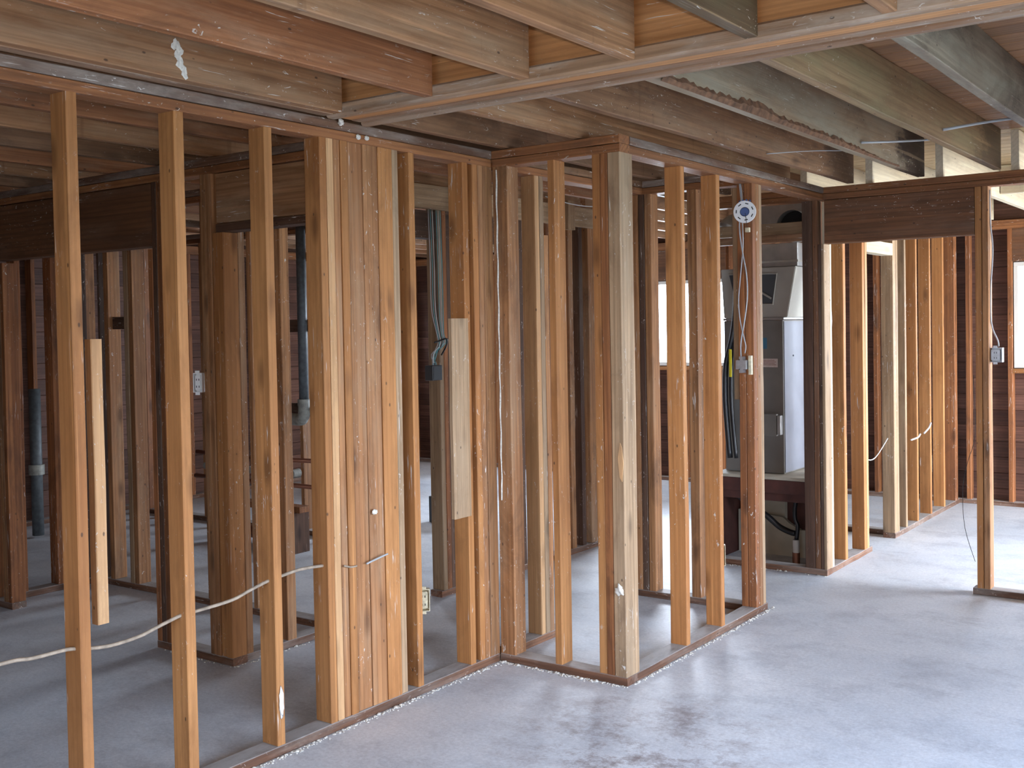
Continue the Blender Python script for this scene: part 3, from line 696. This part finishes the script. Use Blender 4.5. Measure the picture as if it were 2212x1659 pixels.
# --- panel box with a bunch of wires on the hall wall post
pb = empty('junction_box', (-4.19, 4.95, 1.32), 'dark junction box below a bundle of hanging wires in the hall', 'junction box')
boxpart('box_body', pb, -4.21, -4.15, 4.905, 4.995, 1.32, 1.41, 'box_dark', 0.004)
boxpart('cover', pb, -4.152, -4.146, 4.912, 4.988, 1.327, 1.403, 'box_dark', 0.002)
wg = 'wires dropping to the dark junction box'
for i, mt_ in enumerate(['cable_grey', 'wire_teal', 'cable_white', 'wire_black', 'wire_teal', 'cable_grey', 'wire_teal']):
    y0 = 4.905+0.018*i
    wl = ('leftmost grey', 'left teal', 'white', 'black', 'middle teal', 'right grey', 'rightmost teal')[i]
    cable('hanging_wire', [(-4.16, y0, 2.33), (-4.155, y0+0.004, 2.0), (-4.16, y0+0.012, 1.75), (-4.155, 4.955+0.011*i, 1.60), (-4.15, 4.96+0.012*i, 1.54), (-4.155-0.003*i, 4.92+0.022*((i*3) % 5)/2, 1.475), (-4.17, 4.93+0.006*i, 1.412)], 0.0027, mt_,
          wl+' wire of the bundle hanging above the dark junction box', 'wire', wg)
cable('wire_tie', [(-4.145, 4.92, 1.545), (-4.135, 4.96, 1.555), (-4.14, 5.03, 1.565), (-4.15, 5.035, 1.52), (-4.15, 4.99, 1.47)], 0.005, 'rubber', 'black wire looped around the hanging bundle', 'wire')

# --- round thermostat base and its cables on the hall post
th = empty('thermostat', (-2.476, 5.60, 2.18), 'round white thermostat base with blue centre dangling by the hall post', 'thermostat')
TM = Matrix.Rotation(R(90), 3, 'X')
TMr = (Matrix.Rotation(R(18), 3, 'Z') @ TM)
def ring_bm(r0, r1, h, n=40):
    bm = bmesh.new(); A_, B_, C_, D_ = [], [], [], []
    for k in range(n):
        c, s = math.cos(2*math.pi*k/n), math.sin(2*math.pi*k/n)
        A_.append(bm.verts.new((r0*c, r0*s, 0))); B_.append(bm.verts.new((r1*c, r1*s, 0))); C_.append(bm.verts.new((r1*c*0.97, r1*s*0.97, h))); D_.append(bm.verts.new((r0*c, r0*s, h)))
    for k in range(n):
        j = (k+1) % n
        for u, v in ((A_, B_), (B_, C_), (C_, D_), (D_, A_)): bm.faces.new((u[k], u[j], v[j], v[k]))
    return bm
link('ring_plate', ring_bm(0.026, 0.062, 0.008), M['white'], th, (-2.476, 5.60, 2.238), TMr, smooth=False)
link('hub', cyl_bm(0.026, 0.022, 0.016, 24), M['blue'], th, (-2.476, 5.598, 2.238), TMr)
bm = bmesh.new()
for k in range(7):
    a = k*2*math.pi/7+0.4; cx, cy = 0.045*math.cos(a), 0.045*math.sin(a)
    v = [bm.verts.new((cx+0.009*math.cos(a+math.pi/2)*p+0.003*math.cos(a)*q, cy+0.009*math.sin(a+math.pi/2)*p+0.003*math.sin(a)*q, 0.0088)) for p, q in ((-1, -1), (1, -1), (1, 1), (-1, 1))]
    bm.faces.new(v)
link('slot', bm, M['rubber'], th, (-2.476, 5.60, 2.238), TMr)
for k in range(4):
    link('terminal', cyl_bm(0.005, 0.005, 0.014, 10), M['blue'], th, (-2.505+0.02*k, 5.60, 2.303-0.004*abs(k-1.5)), TMr)
boxpart('plug', th, -2.470, -2.446, 5.585, 5.605, 2.125, 2.15, 'ivory', 0.002)
cable('lead', [(-2.47, 5.592, 2.23), (-2.462, 5.588, 2.18), (-2.458, 5.594, 2.145)], 0.0015, 'wire_black', parent=th)
cg = 'cables looping down the hall post'
cable('thermostat_cable', [(-2.523, 5.64, 2.40), (-2.515, 5.635, 2.34), (-2.508, 5.625, 2.287), (-2.518, 5.62, 2.16), (-2.503, 5.62, 2.03), (-2.480, 5.62, 1.90), (-2.476, 5.62, 1.775), (-2.493, 5.62, 1.648), (-2.518, 5.62, 1.52), (-2.522, 5.63, 1.44)], 0.004, 'cable_grey', 'grey cable bowing right below the round thermostat base', 'wire', cg)
cable('thermostat_cable', [(-2.517, 5.64, 2.40), (-2.505, 5.63, 2.32), (-2.500, 5.62, 2.18), (-2.498, 5.62, 2.05), (-2.516, 5.62, 1.88), (-2.528, 5.62, 1.75), (-2.520, 5.62, 1.64), (-2.500, 5.62, 1.55), (-2.490, 5.622, 1.50), (-2.497, 5.625, 1.46)], 0.0033, 'cable_grey', 'grey cable bowing left below the round thermostat base', 'wire', cg)
rb = empty('wall_box', (-2.505, 5.60, 1.35), 'round-cornered grey steel box with pale bracket on the hall post', 'switch box')
bm = bmesh.new(); box(bm, -0.034, 0.026, -0.025, 0.025, 0, 0.09)
bmesh.ops.bevel(bm, geom=[e for e in bm.edges if abs((e.verts[0].co-e.verts[1].co).y) > 0.04], offset=0.02, segments=5, affect='EDGES')
link('box_body', bm, M['steel_box'], rb, (-2.508, 5.627, 1.352))
for zz in (1.372, 1.425): link('screw', cyl_bm(0.003, 0.003, 0.004, 10), M['rubber'], rb, (-2.52, 5.600, zz), TM)
bm = bmesh.new(); box(bm, -0.008, 0.008, -0.012, 0.012, 0, 0.105)
for v in bm.verts: v.co.x += 0.004*math.sin(v.co.z*90)
link('bracket', bm, M['ivory'], rb, (-2.468, 5.635, 1.342))

# --- ceiling wires
cable('ceiling_wire', [(-1.815, 5.55, 2.535), (-1.70, 5.80, 2.560), (-1.56, 6.02, 2.585), (-1.446, 6.2, 2.62)], 0.006, 'cable_grey', 'short white cable across the second joist bay right of the partition corner', 'wire')
cable('ceiling_wire', [(-1.39, 5.45, 2.535), (-1.25, 5.62, 2.575), (-1.13, 5.75, 2.60), (-1.02, 5.88, 2.61)], 0.007, 'cable_grey', 'white cable crossing the joist bay at the far right', 'wire')
cable('ceiling_wire', [(-2.24, 5.35, 2.50), (-2.1, 5.6, 2.53), (-1.95, 5.8, 2.54), (-1.87, 5.95, 2.56)], 0.0025, 'cable_grey', 'thin wire in the dark joist bay left of the white cables', 'wire')
cable('ceiling_wire', [(-4.10, 5.18, 2.35), (-4.09, 5.22, 2.40), (-4.08, 5.28, 2.44), (-4.08, 5.34, 2.47)], 0.004, 'cable_white', 'pale wire arching above the hall wall ledge', 'wire')
cable('ceiling_wire', [(-4.10, 6.05, 2.50), (-4.08, 6.25, 2.475), (-4.08, 6.5, 2.47), (-4.1, 6.8, 2.49)], 0.004, 'cable_white', 'pale wire sagging between joists behind the closet', 'wire')
cable('hanging_wire', [(-4.53, 3.40, 2.375), (-4.50, 3.395, 2.33), (-4.46, 3.39, 2.29), (-4.43, 3.39, 2.24)], 0.003, 'cable_grey', 'thin grey wire slanting down beside the hall doorway post', 'wire')
# --- small white wires through the far studs
cable('wire_stub', [(-2.45, 8.60, 0.70), (-2.42, 8.68, 0.715), (-2.43, 8.78, 0.73)], 0.007, 'white', 'white cable end between the far sunlit studs, lower one', 'wire')
cable('wire_stub', [(-2.45, 8.96, 0.72), (-2.43, 9.03, 0.76), (-2.44, 9.12, 0.79)], 0.007, 'white', 'white cable end between the far sunlit studs, upper one', 'wire')
cable('wire', [(-2.50, 7.62, 0.72), (-2.52, 7.75, 0.64), (-2.52, 7.95, 0.63), (-2.50, 8.18, 0.75)], 0.004, 'cable_white', 'white wire sagging across the narrow doorway', 'wire')
cable('cable', [(-2.52, 6.93, 1.95), (-2.51, 6.98, 1.75), (-2.50, 6.97, 1.6), (-2.52, 6.94, 1.48)], 0.016, 'metal', 'shiny foil-wrapped cable behind the pale stud', 'cable')
boxpart('dark_strip', D, -2.53, -2.50, 6.93, 6.955, 0.98, 1.42, 'box_dark', 0.002)  # plain dark strip beside the foil-wrapped cable

# --- round plaster-filled hole plug on the closet corner post, paint scabs
def blob(name, loc, sx_, sy_, sz_, mat, label, cat):
    bm = bmesh.new(); bmesh.ops.create_icosphere(bm, subdivisions=3, radius=1)
    for v in bm.verts:
        n_ = 1+0.22*math.sin(5*v.co.x+3*v.co.z)+0.15*math.sin(9*v.co.z+4*v.co.y)
        v.co = Vector((v.co.x*sx_*n_, v.co.y*sy_*n_, v.co.z*sz_*n_))
    o = link(name, bm, M[mat], None, loc, smooth=True); return props(o, label, cat)
blob('plaster_lump', (-2.483, 4.205, 0.435), 0.020, 0.010, 0.025, 'plaster', 'white plaster lump stuck low on the closet corner post', 'plaster')
blob('paint_patch', (-3.162, 2.806, 0.20), 0.003, 0.010, 0.055, 'white', 'white paint patch near the foot of the third stud', 'paint')
blob('plaster_lump', (-3.155, 3.335, 0.86), 0.006, 0.014, 0.010, 'plaster', 'small white plaster scab on the brown turned stud', 'plaster')
blob('plaster_lump', (-3.150, 3.18, 2.47), 0.010, 0.012, 0.014, 'plaster', 'white plaster knob where the beam meets the left wall plate', 'plaster')
blob('plaster_lump', (-3.160, 3.29, 2.425), 0.005, 0.012, 0.010, 'plaster', 'left one of two white plaster dabs on the top plate', 'plaster')
blob('plaster_lump', (-3.160, 3.34, 2.427), 0.005, 0.012, 0.009, 'plaster', 'right one of two white plaster dabs on the top plate', 'plaster')

# pale chip on the corner post, plaster bead down the inside corner, smear on the first joist
bm = bmesh.new()
q = [(-0.012, 0.0), (-0.004, -0.085), (0.008, -0.105), (0.016, -0.02), (0.008, 0.05), (0.0, 0.07)]
va = [bm.verts.new((x, 0, z)) for x, z in q]; vb = [bm.verts.new((x, 0.004, z)) for x, z in q]
bm.faces.new(va); bm.faces.new(list(reversed(vb)))
for i in range(len(q)): j = (i+1) % len(q); bm.faces.new((va[j], va[i], vb[i], vb[j]))
link('chip', bm, M['stud_pale'], K, (-2.472, YB-0.0055, 1.03))
bead = [(-3.137+0.002*math.sin(k*1.7), YB-0.004, 2.385-0.055*k) for k in range(30)]
link('plaster_bead', tube_bm(bead, [0.0025+0.002*abs(math.sin(k*2.3)) for k in range(30)], 6), M['plaster'], K)
bm = bmesh.new(); random.seed(11)
for k in range(16):
    t = k/15; y = 2.31+0.03*t+random.uniform(-0.012, 0.012); z = 2.60-0.105*t
    r0 = bmesh.ops.create_icosphere(bm, subdivisions=1, radius=0.011)
    for v in r0['verts']: v.co = Vector((v.co.x*0.12, v.co.y*random.uniform(0.5, 1.5)+y, v.co.z*1.3+z))
link('plaster_smear', bm, M['plaster'], ceil, (-3.0485, 0, 0))
# --- vent pipe in the bathroom
vp = empty('vent_pipe', (-6.31, 5.9, 0.9), 'grey cast iron vent pipe with elbow in the gutted bathroom', 'pipe')
cable('pipe_body', [(-6.31, 5.9, 2.47), (-6.31, 5.9, 1.7), (-6.31, 5.9, 1.06)], 0.037, 'cast_iron', parent=vp, n=20, sub=1)
cable('elbow', [(-6.31, 5.9, 1.06), (-6.312, 5.9, 0.99), (-6.335, 5.905, 0.945), (-6.38, 5.92, 0.93), (-6.50, 5.94, 0.93)], [0.047]*17, 'pipe_joint', parent=vp, n=20, sub=4)
link('collar', cyl_bm(0.050, 0.050, 0.05, 24), M['pipe_joint'], vp, (-6.31, 5.9, 1.07))
vp = empty('drain_pipe', (-8.25, 4.8, 0.1), 'dark vertical pipe with rusty joint in the far left bathroom corner', 'pipe')
cable('pipe_body', [(-8.25, 4.8, 1.2), (-8.25, 4.8, 0.6), (-8.25, 4.8, 0.02)], 0.045, 'cast_iron', parent=vp, n=18, sub=1)
link('collar', cyl_bm(0.06, 0.06, 0.08, 24), M['pipe_joint'], vp, (-8.25, 4.8, 0.55))
vp = empty('water_pipe', (-7.3, 5.4, 0.0), 'copper water pipes with valves low in the bathroom', 'pipe')
cable('pipe_body', [(-7.6, 5.85, 0.42), (-7.0, 5.85, 0.42), (-6.1, 5.85, 0.42)], 0.018, 'copper', parent=vp, n=10, sub=1)
cable('pipe_body', [(-7.6, 5.87, 0.62), (-7.0, 5.87, 0.60), (-6.2, 5.87, 0.62)], 0.018, 'copper', parent=vp, n=10, sub=1)
for xx in (-7.4, -6.85, -6.35): link('valve', cyl_bm(0.035, 0.028, 0.07, 16), M['pipe_joint'], vp, (xx, 5.83, 0.52), TM)
vp = empty('drain_trap', (-6.35, 5.6, 0.02), 'rusty drain trap lying on the bathroom floor', 'pipe')
cable('trap_body', [(-6.75, 5.62, 0.075), (-6.5, 5.62, 0.075), (-6.3, 5.60, 0.075), (-6.2, 5.62, 0.12), (-6.12, 5.70, 0.20)], 0.05, 'copper', parent=vp, n=14)
link('cap', cyl_bm(0.07, 0.07, 0.06, 24), M['copper'], vp, (-6.36, 5.54, 0.075), TM)
pl = boxpart('plank', None, -6.9, -5.9, 5.45, 5.55, 0.30, 0.345, 'plate', 0.003)
props(pl, 'loose brown plank resting on the bathroom drain', 'plank')
bx = boxpart('plank_support', None, -6.86, -6.78, 5.42, 5.58, 0.0, 0.30, 'stud_dark', 0.003); props(bx, 'dark wood block under the loose bathroom plank', 'block')
bx = boxpart('plank_support', None, -6.02, -5.94, 5.42, 5.58, 0.0, 0.30, 'stud_dark', 0.003); props(bx, 'second dark wood block, nearer the hall, under the loose bathroom plank', 'block')
# --- closet vertical grooves / leftover pallet seen low through the hall
bx = boxpart('floor_block', None, -5.95, -5.55, 6.95, 7.05, 0.0, 0.22, 'box_dark', 0.005); props(bx, 'dark block on the lit floor beyond the hall', 'block')

# --- furnace (air handler) on its platform
fz = 0.602
pf = empty('furnace_platform', (-2.95, 7.1, 0.041), 'dark brown plywood platform under the air handler', 'platform')
boxpart('top', pf, -3.30, -2.62, 6.856, 7.55, 0.58, 0.600, 'panel_beige', 0.002)
boxpart('front_rail', pf, -3.30, -2.62, 6.858, 6.90, 0.49, 0.578, 'platform', 0.003)
boxpart('front_rail', pf, -3.30, -2.62, 6.905, 6.93, 0.43, 0.488, 'platform', 0.003)
boxpart('back_panel', pf, -3.30, -2.62, 7.30, 7.325, 0.0, 0.578, 'platform', 0.003)
boxpart('side_panel', pf, -3.30, -3.27, 6.935, 7.29, 0.0, 0.578, 'platform', 0.003)
boxpart('side_panel', pf, -2.65, -2.62, 6.935, 7.29, 0.0, 0.578, 'platform', 0.003)
boxpart('drywall_scrap', pf, -3.26, -2.93, 7.24, 7.29, 0.001, 0.50, 'panel_beige', 0.002)
bm = bmesh.new()
poly = [(-3.26, 0.0), (-2.66, 0.0), (-2.66, 0.20), (-2.80, 0.19), (-2.88, 0.23), (-2.93, 0.27), (-3.26, 0.30)]
va = [bm.verts.new((x, 7.20, z+0.001)) for x, z in poly]; vb = [bm.verts.new((x, 7.235, z+0.001)) for x, z in poly]
bm.faces.new(va); bm.faces.new(list(reversed(vb)))
for i in range(len(poly)):
    j = (i+1) % len(poly); bm.faces.new((va[j], va[i], vb[i], vb[j]))
link('drywall_scrap', bm, M['panel_beige'], pf)
hs = cable('drain_hose', [(-3.15, 6.95, 0.44), (-3.02, 6.96, 0.36), (-2.94, 6.97, 0.31), (-2.87, 6.98, 0.25), (-2.80, 6.98, 0.22), (-2.755, 6.98, 0.21)], 0.02, 'rubber', 'black rubber drain hose curving under the air handler platform', 'hose')
vp = empty('condensate_drain', (-2.745, 6.98, 0.0), 'dark drain pipe with white coupling under the platform', 'pipe')
cable('pipe_body', [(-2.745, 6.98, 0.43), (-2.755, 6.98, 0.36), (-2.75, 6.98, 0.30), (-2.735, 6.98, 0.26), (-2.745, 6.98, 0.17)], 0.014, 'rubber', parent=vp, n=12)
link('coupling', cyl_bm(0.022, 0.022, 0.085, 20), M['pvc'], vp, (-2.748, 6.98, 0.125))
link('foot', cyl_bm(0.024, 0.026, 0.08, 20), M['copper'], vp, (-2.748, 6.98, 0.042))

fu = empty('air_handler', (-3.05, 7.2, fz), 'grey sheet metal air handler standing in the closet', 'furnace')
boxpart('cabinet', fu, -3.26, -2.83, 7.0, 7.47, fz, 1.645, 'metal_grey', 0.006)
boxpart('lit_side', fu, -2.829, -2.824, 7.006, 7.46, fz+0.01, 1.635, 'metal_lit_side', 0.001, label='daylit side of the air handler')
boxpart('trim_rail', fu, -3.265, -2.822, 6.994, 7.475, 1.647, 1.662, 'metal', 0.002)
bm = bmesh.new()
q = [(-3.26, 7.0, 1.663), (-2.80, 7.0, 1.663), (-2.80, 7.46, 1.663), (-3.26, 7.46, 1.663), (-3.26, 6.96, 2.0), (-2.72, 6.96, 2.0), (-2.72, 7.50, 2.0), (-3.26, 7.50, 2.0)]
v = [bm.verts.new(p) for p in q]
for f in ((3, 2, 1, 0), (4, 5, 6, 7), (0, 1, 5, 4), (1, 2, 6, 5), (2, 3, 7, 6), (3, 0, 4, 7)): bm.faces.new([v[i] for i in f])
bmesh.ops.bevel(bm, geom=bm.edges[:], offset=0.004, segments=2, affect='EDGES')
link('plenum', bm, M['metal_light'], fu)['label'] = 'flared pale coil case with an opening'
bm = bmesh.new()   # dark sheet for the shade inside the plenum opening, with its diagonal coil plate
q = [(-3.16, 1.76), (-2.895, 1.755), (-2.855, 1.955), (-3.20, 1.965)]
def py(z): return 7.0-0.04*(z-1.663)/0.337-0.004
va = [bm.verts.new((x, py(z), z)) for x, z in q]; vb = [bm.verts.new((x, py(z)+0.002, z)) for x, z in q]
bm.faces.new(va); bm.faces.new(list(reversed(vb)))
for i in range(4): j = (i+1) % 4; bm.faces.new((va[j], va[i], vb[i], vb[j]))
link('opening_shade', bm, M['box_dark'], fu)
bm = tube_bm([(-3.12, py(1.93)-0.004, 1.93), (-2.90, py(1.79)-0.004, 1.79)], 0.007, 8); link('coil_plate', bm, M['metal_light'], fu)
bm = tube_bm([(-3.20, py(1.965)-0.003, 1.965), (-2.852, py(1.955)-0.003, 1.957), (-2.893, py(1.755)-0.003, 1.752), (-3.16, py(1.76)-0.003, 1.757)], 0.006, 8); link('opening_flange', bm, M['metal_light'], fu)
boxpart('duct', fu, -2.965, -2.715, 6.98, 7.30, 2.003, 2.16, 'metal', 0.004)
boxpart('duct_band', fu, -2.97, -2.71, 6.975, 7.305, 2.03, 2.045, 'metal_light', 0.002)
bm = bmesh.new(); box(bm, -0.055, 0.055, -0.003, 0.0, 0, 0.058); link('label_plate', bm, M['sticker_pink'], fu, (-2.925, 6.998, 1.325))['label'] = 'pale pink printed label'
bm = bmesh.new(); box(bm, -0.03, 0.03, -0.003, 0.0, 0, 0.075); link('label_plate', bm, M['sticker_blue'], fu, (-2.975, 6.998, 1.45))['label'] = 'blue label'
bm = bmesh.new()
for k in range(4): box(bm, -0.045, 0.045-0.01*(k % 2), -0.0005, 0.0, 0.012+0.01*k, 0.015+0.01*k)
link('label_print', bm, M['copper'], fu, (-2.925, 6.9945, 1.328))
boxpart('control_box', fu, -3.02, -2.87, 6.965, 6.998, 0.86, 1.01, 'metal_grey', 0.004)
blob_ = boxpart('bracket', fu, -2.862, -2.838, 6.955, 6.996, 0.87, 1.0, 'metal', 0.003)
link('screw_head', cyl_bm(0.006, 0.006, 0.006, 12), M['box_dark'], fu, (-2.822, 7.16, 1.40), Matrix.Rotation(R(90), 3, 'Y'))
# --- round duct outlet in sheet metal above the furnace
du = empty('duct_collar', (-2.78, 6.98, 2.2), 'sheet metal box with a dark round duct opening above the air handler', 'duct')
boxpart('duct_wall', du, -3.02, -2.56, 7.02, 7.03, 2.17, 2.47, 'metal', 0.002)
link('collar', tube_bm([(-2.73, 7.02, 2.265), (-2.73, 6.92, 2.265)], 0.105, 32, cap=False), M['metal'], du)
link('opening', cyl_bm(0.103, 0.103, 0.004, 32), M['hole'], du, (-2.73, 6.985, 2.265), TM)  # dark disc standing in for the shade inside the collar
cable('flex_duct', [(-3.20, 7.1, 2.33), (-3.19, 6.98, 2.30), (-3.2, 6.92, 2.26)], 0.07, 'metal', 'crumpled silver flexible duct behind the closet studs', 'duct', n=18)
# --- refrigerant lines
for i, (dx, mt_, r_, lb) in enumerate([(0.0, 'rubber', 0.020, 'thick black insulated pipe left of the air handler'), (0.045, 'rubber', 0.014, 'thinner black insulated pipe nearest the air handler')]):
    cable('insulated_pipe', [(-3.13+dx*0.3, 6.93, 2.1), (-3.14+dx*0.3, 6.93, 1.75), (-3.165+dx*0.5, 6.93, 1.55), (-3.205+dx, 6.93, 1.40), (-3.222+dx, 6.93, 1.30), (-3.225+dx, 6.93, 1.1), (-3.212+dx, 6.93, 0.9), (-3.195+dx, 6.93, 0.70)], r_, mt_, lb, 'pipe')
ys_ = boxpart('yellow_tag', None, -3.178, -3.162, 6.895, 6.905, 1.26, 1.45, 'yellow', 0.001); props(ys_, 'bright yellow strip on the pipes beside the air handler', 'tag')
# --- crumbs of plaster along the plates: uncountable
bm = bmesh.new()
def crumbs(n_, fn):
    for _ in range(n_):
        x, y = fn(random.random()); s = random.uniform(0.0015, 0.006)*(1.8 if random.random() < .06 else 1)
        r0 = bmesh.ops.create_icosphere(bm, subdivisions=0 or 1, radius=s)
        for v in r0['verts']:
            v.co = Vector((v.co.x*random.uniform(.7, 1.3)+x, v.co.y*random.uniform(.7, 1.3)+y, max(0, v.co.z*0.6+s*0.4)))
crumbs(650, lambda t: (XA+0.006+abs(random.gauss(0, 0.012)), 1.6+t*2.6))
crumbs(260, lambda t: (-3.15+t*0.70, YB-0.006-abs(random.gauss(0, 0.012))))
crumbs(320, lambda t: (XC+0.006+abs(random.gauss(0, 0.010)), 4.25+t*1.6))
crumbs(60, lambda t: (-3.2+t*0.75, YM-0.006-abs(random.gauss(0, 0.012))))
crumbs(60, lambda t: (XE+0.006+abs(random.gauss(0, 0.012)), 3.43+t*0.7))
crumbs(40, lambda t: (-4.8+t*0.6, YF-0.006-abs(random.gauss(0, 0.012))))
link('plaster_crumbs', bm, M['plaster'], fo)['kind'] = 'stuff'
